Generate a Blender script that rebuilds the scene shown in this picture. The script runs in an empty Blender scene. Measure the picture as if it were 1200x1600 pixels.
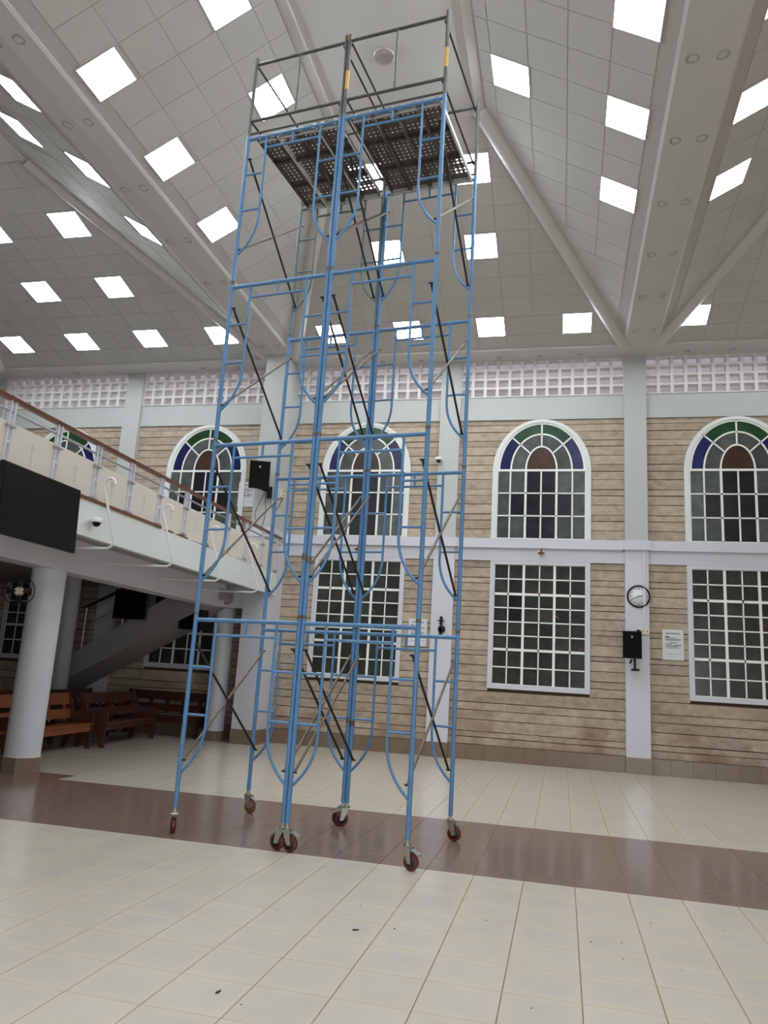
import bpy, bmesh, math, random
from mathutils import Vector, Matrix
random.seed(7)
S = bpy.context.scene
COL = S.collection

# ------------------------------------------------------------------ camera
F, YAW, PITCH, ROLL, EYE = 1191.07, 0.236704, 0.209648, 0.0605386, 1.586
cy_, sy_ = math.cos(YAW), math.sin(YAW)
fwd = Vector((-sy_, cy_, 0)); rgt = Vector((cy_, sy_, 0)); up = Vector((0, 0, 1))
cp, sp = math.cos(PITCH), math.sin(PITCH)
fwd, up = fwd*cp + up*sp, up*cp - fwd*sp
cr, sr = math.cos(ROLL), math.sin(ROLL)
rgt, up = rgt*cr + up*sr, up*cr - rgt*sr
cd = bpy.data.cameras.new('camera'); cam = bpy.data.objects.new('camera', cd); COL.objects.link(cam)
cam.matrix_world = Matrix(((rgt.x, up.x, -fwd.x, 0), (rgt.y, up.y, -fwd.y, 0), (rgt.z, up.z, -fwd.z, EYE), (0, 0, 0, 1)))
cd.sensor_fit = 'VERTICAL'; cd.sensor_height = 36; cd.lens = F*36/1600; cd.clip_end = 200
S.camera = cam

# ------------------------------------------------------------------ world, light, exposure
W = bpy.data.worlds.new('world'); S.world = W; W.use_nodes = True
W.node_tree.nodes['Background'].inputs[0].default_value = (0.8, 0.88, 1.0, 1)
W.node_tree.nodes['Background'].inputs[1].default_value = 3.0
S.view_settings.view_transform = 'Standard'; S.view_settings.look = 'None'
S.view_settings.gamma = 1; S.view_settings.use_curve_mapping = False
S.view_settings.exposure = 0.22
PANEL = 25.5            # brightness of the square ceiling lights in view
def area(x, y, z, size, power, rot=(0, 0, 0), col=(0.90, 0.96, 1.0)):
    l = bpy.data.lights.new('room_lamp', 'AREA'); l.shape = 'SQUARE'; l.size = size; l.energy = power; l.color = col
    o = bpy.data.objects.new('room_lamp', l); COL.objects.link(o); o.location = (x, y, z); o.rotation_euler = rot
    o.visible_camera = True
    return o
# the same ceiling lights go on behind the camera
for x_ in (-9.0, -5.6, 0.6, 5.0):
    for y_ in (-5.5, -1.5, 2.5):
        area(x_, y_, 8.5, 1.2, 62)
# daylight from the open doors behind the camera
area(4.5, -7.7, 1.8, 3.2, 420, (math.radians(90), 0, math.radians(8)))

# ------------------------------------------------------------------ materials
def lin(r, g, b):
    f = lambda c: c/12.92 if c <= 0.04045 else ((c+0.055)/1.055)**2.4
    return (f(r/255), f(g/255), f(b/255), 1)
def mat(name, col, rough=0.5, metal=0.0, spec=0.5, noise=0.0, nscale=8.0, rnd=0.0, bump=0.0, emit=0.0, stretch=None, coat=0.0):
    m = bpy.data.materials.new(name); m.use_nodes = True
    nt = m.node_tree; N = nt.nodes; L = nt.links; b = N['Principled BSDF']
    b.inputs['Base Color'].default_value = col; b.inputs['Roughness'].default_value = rough
    b.inputs['Metallic'].default_value = metal; b.inputs['Specular IOR Level'].default_value = spec
    b.inputs['Coat Weight'].default_value = coat
    if emit:
        b.inputs['Emission Color'].default_value = col; b.inputs['Emission Strength'].default_value = emit
    if noise or rnd or bump:
        tc = N.new('ShaderNodeTexCoord'); mp = N.new('ShaderNodeMapping'); nz = N.new('ShaderNodeTexNoise')
        nz.inputs['Scale'].default_value = nscale; nz.inputs['Detail'].default_value = 5
        if stretch: mp.inputs['Scale'].default_value = stretch
        gp = N.new('ShaderNodeNewGeometry')
        L.new(gp.outputs['Position'], mp.inputs[0]); L.new(mp.outputs[0], nz.inputs['Vector'])
        mr = N.new('ShaderNodeMapRange'); mr.inputs['From Min'].default_value = 0.3; mr.inputs['From Max'].default_value = 0.7
        mr.inputs['To Min'].default_value = 1-noise; mr.inputs['To Max'].default_value = 1+noise
        L.new(nz.outputs[0], mr.inputs[0])
        oi = N.new('ShaderNodeObjectInfo'); mr2 = N.new('ShaderNodeMapRange')
        mr2.inputs['To Min'].default_value = 1-rnd; mr2.inputs['To Max'].default_value = 1+rnd
        L.new(oi.outputs['Random'], mr2.inputs[0])
        mu = N.new('ShaderNodeMath'); mu.operation = 'MULTIPLY'; L.new(mr.outputs[0], mu.inputs[0]); L.new(mr2.outputs[0], mu.inputs[1])
        vm = N.new('ShaderNodeVectorMath'); vm.operation = 'SCALE'; vm.inputs[0].default_value = col[:3]
        L.new(mu.outputs[0], vm.inputs['Scale']); L.new(vm.outputs[0], b.inputs['Base Color'])
        if bump:
            bp = N.new('ShaderNodeBump'); bp.inputs['Strength'].default_value = bump; bp.inputs['Distance'].default_value = 0.01
            L.new(nz.outputs[0], bp.inputs['Height']); L.new(bp.outputs[0], b.inputs['Normal'])
    return m
M = {}
M['ceil_tile'] = mat('ceiling tile', lin(192, 189, 184), 0.75, noise=0.02, nscale=1.5, rnd=0.02)
M['ceil_gap'] = mat('ceiling grid', lin(180, 176, 171), 0.8)
M['ceil_white'] = mat('ceiling plaster', lin(203, 200, 196), 0.7, noise=0.02, nscale=1.2)
M['white'] = mat('white gloss paint', lin(222, 226, 224), 0.45, noise=0.02, nscale=1.0)
M['wall_upper'] = mat('pale green white paint', lin(186, 189, 187), 0.5, noise=0.02, nscale=1.2)
M['lavender'] = mat('lavender white paint', lin(208, 208, 216), 0.45, noise=0.02, nscale=1.2)
M['grout'] = mat('brown grout', lin(128, 104, 78), 0.9, noise=0.15, nscale=20)
M['mortar'] = mat('dark mortar', lin(74, 58, 46), 0.95, noise=0.2, nscale=12)
M['skirt'] = mat('brown skirting tile', lin(128, 110, 92), 0.35, noise=0.06, nscale=6, rnd=0.05)
M['block'] = mat('white breeze block', lin(228, 224, 224), 0.6)
def sheet():
    m = mat('pale translucent sheet behind blocks', lin(205, 198, 198), 0.8); nt = m.node_tree; b = nt.nodes['Principled BSDF']
    t = nt.nodes.new('ShaderNodeBsdfTranslucent'); t.inputs[0].default_value = lin(205, 198, 198); x = nt.nodes.new('ShaderNodeMixShader'); x.inputs[0].default_value = 0.5
    nt.links.new(b.outputs[0], x.inputs[1]); nt.links.new(t.outputs[0], x.inputs[2]); nt.links.new(x.outputs[0], nt.nodes['Material Output'].inputs[0]); return m
M['block_back'] = sheet()
M['glazing'] = mat('white window bar', lin(240, 241, 236), 0.4)
def glass(name, c): return mat(name, c, 0.22, spec=0.22, noise=0.25, nscale=5, rnd=0.25)
M['g_clear'] = glass('dark clear glass', lin(56, 58, 54))
M['g_gray'] = glass('gray obscured glass', lin(82, 86, 85))
M['g_dark'] = glass('near black glass', lin(38, 38, 42))
M['g_green'] = glass('green stained glass', lin(36, 66, 42))
M['g_blue'] = glass('blue stained glass', lin(34, 38, 82))
M['g_brown'] = glass('brown stained glass', lin(66, 48, 38))
M['blue'] = mat('blue enamel paint', lin(90, 134, 178), 0.38, noise=0.10, nscale=14, rnd=0.05)
M['worn'] = mat('worn grey green paint', lin(104, 122, 128), 0.5, noise=0.2, nscale=14)
M['brace'] = mat('dark brace steel', lin(48, 44, 42), 0.5, metal=0.3, noise=0.2, nscale=10)
M['brace2'] = mat('rusty brace steel', lin(112, 100, 86), 0.5, metal=0.4, noise=0.3, nscale=14)
M['guard'] = mat('dull guard rail steel', lin(92, 92, 90), 0.5, metal=0.3, noise=0.2, nscale=12)
M['yellow'] = mat('yellow paint band', lin(206, 160, 70), 0.5)
M['zinc'] = mat('zinc plated steel', lin(172, 172, 160), 0.35, metal=0.7, noise=0.15, nscale=30)
M['tyre'] = mat('dark red caster tyre', lin(96, 40, 32), 0.45, noise=0.15, nscale=30)
M['tyre_brown'] = mat('brown caster tyre', lin(112, 86, 62), 0.5)
M['hub'] = mat('black caster hub', lin(26, 24, 24), 0.5)
M['plank'] = mat('weathered steel plank', lin(98, 90, 82), 0.55, metal=0.2, noise=0.35, nscale=9)
M['plank_edge'] = mat('weathered plank edge', lin(84, 76, 70), 0.55, metal=0.2, noise=0.3, nscale=9)
M['plank_light'] = mat('bare aluminium plank edge', lin(206, 206, 202), 0.4, metal=0.2)
M['black'] = mat('matte black plastic', lin(18, 19, 19), 0.5, spec=0.3)
M['screen'] = mat('black glossy screen', lin(12, 14, 14), 0.2, spec=0.25)
M['pipe'] = mat('white painted pipe', lin(222, 224, 224), 0.35)
M['wood'] = mat('varnished brown wood', lin(112, 68, 48), 0.35, noise=0.2, nscale=6, stretch=(6, 1, 6))
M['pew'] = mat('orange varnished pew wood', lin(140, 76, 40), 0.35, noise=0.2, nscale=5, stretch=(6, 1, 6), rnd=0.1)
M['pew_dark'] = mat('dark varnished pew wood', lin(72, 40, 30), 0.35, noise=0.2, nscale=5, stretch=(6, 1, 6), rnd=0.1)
M['concrete'] = mat('grey painted concrete', lin(150, 146, 146), 0.6, noise=0.04, nscale=2)
M['paper'] = mat('white paper', lin(214, 214, 218), 0.7)
M['ink'] = mat('grey print', lin(96, 98, 104), 0.8)
M['red_ink'] = mat('faded red print', lin(150, 104, 110), 0.8)
M['face'] = mat('white clock face', lin(222, 224, 226), 0.5)
M['brass'] = mat('aged brass', lin(150, 96, 60), 0.35, metal=0.6)
M['cream'] = mat('cream plastic', lin(216, 208, 186), 0.5)
M['dark_can'] = mat('unlit lamp can', lin(176, 172, 168), 0.35, metal=0.3)
M['panel_on'] = mat('lit diffuser', (0.90, 0.96, 1, 1), 0.6, emit=PANEL)
M['chrome'] = mat('brushed steel', lin(178, 180, 184), 0.3, metal=0.8)
M['etch'] = mat('etched cross', lin(204, 197, 186), 0.5)
M['grit'] = mat('dark grit', lin(60, 48, 40), 0.9)

def panel_glass():
    m = bpy.data.materials.new('frosted cream glass'); m.use_nodes = True
    nt = m.node_tree; N = nt.nodes; L = nt.links; b = N['Principled BSDF']
    b.inputs['Base Color'].default_value = lin(240, 235, 226); b.inputs['Roughness'].default_value = 0.25
    tr = N.new('ShaderNodeBsdfTranslucent'); tr.inputs[0].default_value = lin(236, 230, 218)
    tp = N.new('ShaderNodeBsdfTransparent'); mx = N.new('ShaderNodeMixShader'); mx.inputs[0].default_value = 0.4
    mx2 = N.new('ShaderNodeMixShader'); mx2.inputs[0].default_value = 0.12
    L.new(b.outputs[0], mx.inputs[1]); L.new(tr.outputs[0], mx.inputs[2])
    L.new(mx.outputs[0], mx2.inputs[1]); L.new(tp.outputs[0], mx2.inputs[2])
    L.new(mx2.outputs[0], N['Material Output'].inputs[0]); return m
M['frost'] = panel_glass()

def tile_mat(name, ce, ed, rough, rnd, smear):
    m = bpy.data.materials.new(name); m.use_nodes = True
    nt = m.node_tree; N = nt.nodes; L = nt.links; b = N['Principled BSDF']
    b.inputs['Roughness'].default_value = rough; b.inputs['Specular IOR Level'].default_value = 0.5
    uv = N.new('ShaderNodeUVMap'); sx = N.new('ShaderNodeSeparateXYZ'); L.new(uv.outputs[0], sx.inputs[0])
    def edge(o):                                    # 0 at the tile's rim, 1 in its middle (glaze pattern)
        a = N.new('ShaderNodeMath'); a.operation = 'SUBTRACT'; L.new(o, a.inputs[0]); a.inputs[1].default_value = 0.5
        q = N.new('ShaderNodeMath'); q.operation = 'ABSOLUTE'; L.new(a.outputs[0], q.inputs[0])
        r = N.new('ShaderNodeMapRange'); r.interpolation_type = 'SMOOTHSTEP'; r.inputs['From Min'].default_value = 0.46; r.inputs['From Max'].default_value = 0.26
        L.new(q.outputs[0], r.inputs[0]); return r.outputs[0]
    mu = N.new('ShaderNodeMath'); mu.operation = 'MULTIPLY'; L.new(edge(sx.outputs[0]), mu.inputs[0]); L.new(edge(sx.outputs[1]), mu.inputs[1])
    g = N.new('ShaderNodeNewGeometry'); nz = N.new('ShaderNodeTexNoise'); nz.inputs['Scale'].default_value = 1.7; nz.inputs['Detail'].default_value = 6
    L.new(g.outputs['Position'], nz.inputs['Vector'])
    m2 = N.new('ShaderNodeMath'); m2.operation = 'MULTIPLY'; L.new(mu.outputs[0], m2.inputs[0])
    r0 = N.new('ShaderNodeMapRange'); r0.inputs['From Min'].default_value = 0.35; r0.inputs['From Max'].default_value = 0.65; L.new(nz.outputs[0], r0.inputs[0])
    r0.inputs['To Min'].default_value = 0.35
    L.new(r0.outputs[0], m2.inputs[1])
    mix = N.new('ShaderNodeMix'); mix.data_type = 'RGBA'; mix.inputs['A'].default_value = ed; mix.inputs['B'].default_value = ce
    L.new(m2.outputs[0], mix.inputs['Factor'])
    oi = N.new('ShaderNodeObjectInfo'); r1 = N.new('ShaderNodeMapRange'); r1.inputs['To Min'].default_value = 1-rnd; r1.inputs['To Max'].default_value = 1+rnd
    L.new(oi.outputs['Random'], r1.inputs[0])
    nz2 = N.new('ShaderNodeTexNoise'); nz2.inputs['Scale'].default_value = 3.1; nz2.inputs['Detail'].default_value = 8; L.new(g.outputs['Position'], nz2.inputs['Vector'])
    r2 = N.new('ShaderNodeMapRange'); r2.inputs['From Min'].default_value = 0.3; r2.inputs['From Max'].default_value = 0.7
    r2.inputs['To Min'].default_value = 1-smear; r2.inputs['To Max'].default_value = 1+smear*0.5; L.new(nz2.outputs[0], r2.inputs[0])
    mm = N.new('ShaderNodeMath'); mm.operation = 'MULTIPLY'; L.new(r1.outputs[0], mm.inputs[0]); L.new(r2.outputs[0], mm.inputs[1])
    vm = N.new('ShaderNodeVectorMath'); vm.operation = 'SCALE'; L.new(mix.outputs['Result'], vm.inputs[0]); L.new(mm.outputs[0], vm.inputs['Scale'])
    L.new(vm.outputs[0], b.inputs['Base Color']); return m
M['tile'] = tile_mat('cream floor tile', lin(192, 185, 176), lin(199, 189, 172), 0.2, 0.02, 0.035)
M['tile_brown'] = tile_mat('brown floor tile', lin(122, 102, 92), lin(124, 104, 92), 0.16, 0.04, 0.05)

def stone_mat():
    m = bpy.data.materials.new('tan dressed stone'); m.use_nodes = True
    nt = m.node_tree; N = nt.nodes; L = nt.links; b = N['Principled BSDF']; b.inputs['Roughness'].default_value = 0.85
    g = N.new('ShaderNodeNewGeometry'); mp = N.new('ShaderNodeMapping'); mp.inputs['Scale'].default_value = (1.6, 1.6, 2.6); L.new(g.outputs['Position'], mp.inputs[0])
    nz = N.new('ShaderNodeTexNoise'); nz.inputs['Scale'].default_value = 3.2; nz.inputs['Detail'].default_value = 8; nz.inputs['Roughness'].default_value = 0.65; L.new(mp.outputs[0], nz.inputs['Vector'])
    cr_ = N.new('ShaderNodeValToRGB'); L.new(nz.outputs[0], cr_.inputs[0])
    e = cr_.color_ramp.elements; e[0].position = 0.28; e[0].color = lin(158, 139, 120); e[1].position = 0.72; e[1].color = lin(192, 178, 160)
    q = cr_.color_ramp.elements.new(0.5); q.color = lin(177, 161, 143)
    oi = N.new('ShaderNodeObjectInfo'); r1 = N.new('ShaderNodeMapRange'); r1.inputs['To Min'].default_value = 0.86; r1.inputs['To Max'].default_value = 1.1; L.new(oi.outputs['Random'], r1.inputs[0])
    # damp, rusty staining of the lowest courses
    sz = N.new('ShaderNodeSeparateXYZ'); L.new(g.outputs['Position'], sz.inputs[0])
    hz = N.new('ShaderNodeMapRange'); hz.inputs['From Min'].default_value = 1.5; hz.inputs['From Max'].default_value = 0.3; L.new(sz.outputs[2], hz.inputs[0])
    n2 = N.new('ShaderNodeTexNoise'); n2.inputs['Scale'].default_value = 1.4; n2.inputs['Detail'].default_value = 6; L.new(g.outputs['Position'], n2.inputs['Vector'])
    r3 = N.new('ShaderNodeMapRange'); r3.inputs['From Min'].default_value = 0.42; r3.inputs['From Max'].default_value = 0.66; r3.inputs['To Max'].default_value = 0.75; L.new(n2.outputs[0], r3.inputs[0])
    mu = N.new('ShaderNodeMath'); mu.operation = 'MULTIPLY'; L.new(hz.outputs[0], mu.inputs[0]); L.new(r3.outputs[0], mu.inputs[1])
    mix = N.new('ShaderNodeMix'); mix.data_type = 'RGBA'; L.new(mu.outputs[0], mix.inputs['Factor']); L.new(cr_.outputs[0], mix.inputs['A']); mix.inputs['B'].default_value = lin(132, 96, 68)
    vm = N.new('ShaderNodeVectorMath'); vm.operation = 'SCALE'; L.new(mix.outputs['Result'], vm.inputs[0]); L.new(r1.outputs[0], vm.inputs['Scale'])
    L.new(vm.outputs[0], b.inputs['Base Color'])
    bp = N.new('ShaderNodeBump'); bp.inputs['Strength'].default_value = 0.5; bp.inputs['Distance'].default_value = 0.02; L.new(nz.outputs[0], bp.inputs['Height']); L.new(bp.outputs[0], b.inputs['Normal'])
    return m
M['stone'] = stone_mat()
M['stone_low_bounce'] = mat('stone darkened to cut bounce', lin(98, 84, 70), 0.85, noise=0.15, nscale=3)  # unseen walls toned down so less light bounces under the gallery

# ------------------------------------------------------------------ mesh helpers
class MB:
    def __init__(s): s.v = []; s.f = []; s.sm = []
    def add(s, vs, fs, smooth=False):
        n = len(s.v); s.v += [tuple(p) for p in vs]; s.f += [tuple(i+n for i in f) for f in fs]; s.sm += [smooth]*len(fs); return s
    def box(s, x0, x1, y0, y1, z0, z1):
        return s.add([(x0,y0,z0),(x1,y0,z0),(x1,y1,z0),(x0,y1,z0),(x0,y0,z1),(x1,y0,z1),(x1,y1,z1),(x0,y1,z1)],
                     [(3,2,1,0),(4,5,6,7),(0,1,5,4),(1,2,6,5),(2,3,7,6),(3,0,4,7)])
    def tube(s, p0, p1, r, n=10, r1=None): return s.path([p0, p1], r, n, r1)
    def path(s, pts, r, n=8, r1=None, closed=False):
        pts = [Vector(p) for p in pts]; k = len(pts); rings = []; u = None
        for i, p in enumerate(pts):
            a = pts[i-1] if (i or closed) else pts[i]; b = pts[(i+1) % k] if (i < k-1 or closed) else pts[i]
            t = (b-a).normalized()
            if u is None: u = t.orthogonal().normalized()
            u = (u - t*u.dot(t)).normalized(); w = t.cross(u)
            rr = r if r1 is None else r + (r1-r)*i/(k-1)
            rings.append([p + (u*math.cos(2*math.pi*j/n) + w*math.sin(2*math.pi*j/n))*rr for j in range(n)])
        vs = [q for g in rings for q in g]; fs = []
        for i in range(k if closed else k-1):
            a, b = i*n, ((i+1) % k)*n
            for j in range(n): fs.append((a+j, a+(j+1) % n, b+(j+1) % n, b+j))
        s.add(vs, fs, True)
        if not closed:
            s.add(rings[0], [tuple(range(n))[::-1]]); s.add(rings[-1], [tuple(range(n))])
        return s
    def lathe(s, prof, n=20, org=(0,0,0), axis='z'):
        vs = []; fs = []
        for (r, h) in prof:
            for j in range(n):
                a = 2*math.pi*j/n; q = (r*math.cos(a), r*math.sin(a), h)
                if axis == 'y': q = (q[0], q[2], q[1])
                if axis == 'x': q = (q[2], q[0], q[1])
                vs.append((q[0]+org[0], q[1]+org[1], q[2]+org[2]))
        for i in range(len(prof)-1):
            for j in range(n): fs.append((i*n+j, i*n+(j+1) % n, (i+1)*n+(j+1) % n, (i+1)*n+j))
        s.add(vs, fs, True); s.add(vs[:n], [tuple(range(n))[::-1]]); s.add(vs[-n:], [tuple(range(n))]); return s
    def prism(s, poly, d):                       # polygon of 3-D points pushed along d
        n = len(poly); a = [Vector(p) for p in poly]; d = Vector(d); b = [p+d for p in a]
        return s.add(a+b, [tuple(range(n))[::-1], tuple(range(n, 2*n))] + [(i, (i+1) % n, n+(i+1) % n, n+i) for i in range(n)])
    def mesh(s, name, m):
        me = bpy.data.meshes.new(name); me.from_pydata(s.v, [], s.f); me.polygons.foreach_set('use_smooth', s.sm)
        me.materials.append(m)
        bm = bmesh.new(); bm.from_mesh(me); bmesh.ops.recalc_face_normals(bm, faces=bm.faces); bm.to_mesh(me); bm.free()
        me.update(); return me
    def build(s, name, m, parent=None, loc=(0,0,0), rot=(0,0,0)): return link(name, s.mesh(name, m), parent, loc, rot)
def link(name, me, parent=None, loc=(0,0,0), rot=(0,0,0)):
    o = bpy.data.objects.new(name, me); COL.objects.link(o); o.location = loc; o.rotation_euler = rot
    if parent: o.parent = parent
    return o
def empty(name, loc=(0,0,0), rz=0.0):
    o = bpy.data.objects.new(name, None); COL.objects.link(o); o.location = loc; o.rotation_euler = (0,0,rz); o.empty_display_size = 0.2; return o
def tag(o, label=None, cat=None, group=None, kind=None):
    if label: o['label'] = label
    if cat: o['category'] = cat
    if group: o['group'] = group
    if kind: o['kind'] = kind
    return o
def struct(o, label=None): o['kind'] = 'structure'; (o.__setitem__('label', label) if label else None); return o
def box(name, m, x0, x1, y0, y1, z0, z1, parent=None): return MB().box(x0,x1,y0,y1,z0,z1).build(name, M[m], parent)
def copy_tree(o, parent=None):
    q = o.copy(); COL.objects.link(q)
    if parent: q.parent = parent
    for c_ in list(o.children): copy_tree(c_, q)
    return q

# ================================================================== STRUCTURE
D = 16.256                                  # face of the rear wall
XL, XR, YN = -14.75, 9.6, -8.0              # other walls
CB = -2.46                                  # axis of the roof bay over the scaffold
COLS = [-14.5, -10.5, -6.43, -2.50, 1.46, 5.46]
WC = [-12.3, -8.36, -4.40, -0.48, 3.46]     # window axes

# ---- floor
fl = struct(MB().box(XL, XR, YN, 17.0, -0.25, -0.004).build('floor', M['grout']), 'cream tiled floor crossed by a band of brown tiles')
TW = 0.407
xs_lines = [0.118 + TW*k for k in range(-37, 24)]
rows = []
y = 6.85
while y > YN: rows.append((y-TW if y != 6.85 else 6.512, y, 0)); y = rows[-1][0]
for k in range(6): rows.append((6.85+2.42*k/6, 6.85+2.42*(k+1)/6, 1))
y = 9.27
while y < D-0.05: rows.append((y, min(y+TW, D), 0)); y += TW
def tile_geo(x0, x1, y0, y1):
    gx, gy = 0.0021, 0.0006; b = 0.0015
    x0 += gx; x1 -= gx; y0 += gy; y1 -= gy
    v = [(x0,y0,-.004),(x1,y0,-.004),(x1,y1,-.004),(x0,y1,-.004),(x0+b,y0+b,0),(x1-b,y0+b,0),(x1-b,y1-b,0),(x0+b,y1-b,0)]
    f = [(4,5,6,7),(0,1,5,4),(1,2,6,5),(2,3,7,6),(3,0,4,7)]; return v, f
def tile_uv(me):
    uv = me.uv_layers.new(name='UVMap')
    for i in range(0, len(me.polygons), 5):
        for p in me.polygons[i:i+5]:
            for li, vi in zip(p.loop_indices, p.vertices):
                k = vi % 8
                uv.data[li].uv = ((0,0),(1,0),(1,1),(0,1))[k % 4]
def raw_mesh(name, v, f, m):
    me = bpy.data.meshes.new(name); me.from_pydata(v, [], f); me.materials.append(m); tile_uv(me); return me
cells = []
for (y0, y1, br) in rows:
    for i in range(len(xs_lines)-1):
        x0, x1 = xs_lines[i], xs_lines[i+1]
        if x0 < XL or x1 > XR: continue
        b_ = 1 if (br or (9.2 < y0 < 9.4 and x1 < -6.3)) else 0
        c = Vector(((x0+x1)/2, (y0+y1)/2, 0)); d = c - Vector((0,0,EYE)); z = d.dot(fwd)
        seen = False; size = 0
        if z > 0.5:
            u_, v_ = 600+F*d.dot(rgt)/z, 800-F*d.dot(up)/z
            seen = -60 < u_ < 1260 and -60 < v_ < 1680; size = (y1-y0)/z**3
        cells.append((seen, size, x0, x1, y0, y1, b_))
cells.sort(key=lambda q: (not q[0], -q[1]))
tmesh = {}
rest = {0: ([], []), 1: ([], [])}
for n, (seen, size, x0, x1, y0, y1, b_) in enumerate(cells):
    if n < 300 and seen:
        key = (round(y1-y0, 3), b_)
        if key not in tmesh:
            v, f = tile_geo(-TW/2, TW/2, -(y1-y0)/2, (y1-y0)/2); tmesh[key] = raw_mesh('tile', v, f, M['tile_brown' if b_ else 'tile'])
        link('tile', tmesh[key], fl, ((x0+x1)/2, (y0+y1)/2, 0))
    else:
        v, f = tile_geo(x0, x1, y0, y1); R = rest[b_]; k = len(R[0]); R[0].extend(v); R[1].extend(tuple(i+k for i in q) for q in f)
for b_ in (0, 1):
    if rest[b_][0]:
        o = link('tile', raw_mesh('tile', rest[b_][0], rest[b_][1], M['tile_brown' if b_ else 'tile']), fl); o['kind'] = 'stuff'

# ---- enclosing walls out of view
struct(box('wall_left', 'stone_low_bounce', XL-0.2, XL, YN, 17, 0, 10.6), 'plain wall under the gallery end')
struct(box('wall_right', 'stone', XR, XR+0.2, YN, 17, 0, 10.6), 'plain stone side wall')
struct(box('wall_front', 'stone_low_bounce', XL, XR, YN-0.2, YN, 0, 10.6), 'plain stone wall behind the viewer')

# ---- rear wall
SPR, AW, AH, FW, FH = 6.10, 0.93, 1.09, 1.04, 1.155
Z1, Z2, Z3, Z4, Z5, Z6 = 0.30, 4.10, 4.37, 4.57, 7.25, 7.78
ZC = 8.63
low_z = [0.30]
fr = [0, 45, 110, 147, 200, 265, 300, 350, 418, 450, 510, 575, 605, 665, 727, 770, 823, 895, 943, 1000, 1070, 1105, 1150]
low_z = sorted(Z2 - q/1150*(Z2-Z1) for q in fr)
fr2 = [0, 32, 77, 132, 169, 224, 282, 324, 374, 434, 472, 527, 587, 624, 680, 740]
up_z = sorted(Z5 - q/740*(Z5-Z4) for q in fr2)
def arch_x(z):
    if z <= SPR: return FW-0.02
    t = (z-SPR)/FH
    return (FW-0.02)*math.sqrt(max(0, 1-t*t)) if t < 1 else 0
wb = struct(MB().box(XL, XR, D+0.012, D+0.5, 0, Z6).build('wall_back', M['mortar']), 'tan stone rear wall in long courses between white pilasters')
bays = []
brick_jobs = []
for b in range(5):
    xa, xb = COLS[b]+0.2, COLS[b+1]-0.2; wc = WC[b]
    for lo, hi, zs, half in ((Z1, Z2, low_z, lambda z: 1.02 if z > 1.46 else 0), (Z4, Z5, up_z, arch_x)):
        for z0, z1 in zip(zs[:-1], zs[1:]):
            zm = (z0+z1)/2
            h0, h1 = half(z0+0.01 if lo == Z4 else zm), half(z1-0.01 if lo == Z4 else zm)
            segs = [(xa, wc-h0, xa, wc-h1), (wc+h0, xb, wc+h1, xb)] if max(h0, h1) > 0.02 else [(xa, xb, xa, xb)]
            for (a0, b0, a1, b1) in segs:
                w = min(b0-a0, b1-a1)
                n = max(1, round((b0-a0)/random.uniform(0.75, 1.35)))
                cuts = sorted([0]+[(k+random.uniform(-.2, .2))/n for k in range(1, n)]+[1])
                for c0, c1 in zip(cuts[:-1], cuts[1:]):
                    L0, R0 = a0+(b0-a0)*c0, a0+(b0-a0)*c1; L1, R1 = a1+(b1-a1)*c0, a1+(b1-a1)*c1
                    brick_jobs.append((b, (R0-L0)*(z1-z0), L0, R0, L1, R1, z0, z1))
wall_bays = []
for b in range(5):
    nm = box('wall_back', 'mortar', COLS[b]+0.2, COLS[b+1]-0.2, D+0.006, D+0.013, Z1, Z5); struct(nm, 'stone courses of the rear wall bay %d from the gallery end' % (b+1)); wall_bays.append(nm)
for (b, a_, L0, R0, L1, R1, z0, z1) in brick_jobs:
    gz, gx = 0.0075, 0.001; p = random.uniform(0.0, 0.012); y0 = D-p; j = lambda: random.uniform(-0.004, 0.004)
    q = [(L0+gx, y0+j()*.5, z0+gz+j()), (R0-gx, y0+j()*.5, z0+gz+j()), (R1-gx, y0+j()*.5, z1-gz+j()), (L1+gx, y0+j()*.5, z1-gz+j())]
    MB().prism(q, (0, 0.03+p, 0)).build('brick', M['stone'], wall_bays[b])

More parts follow.
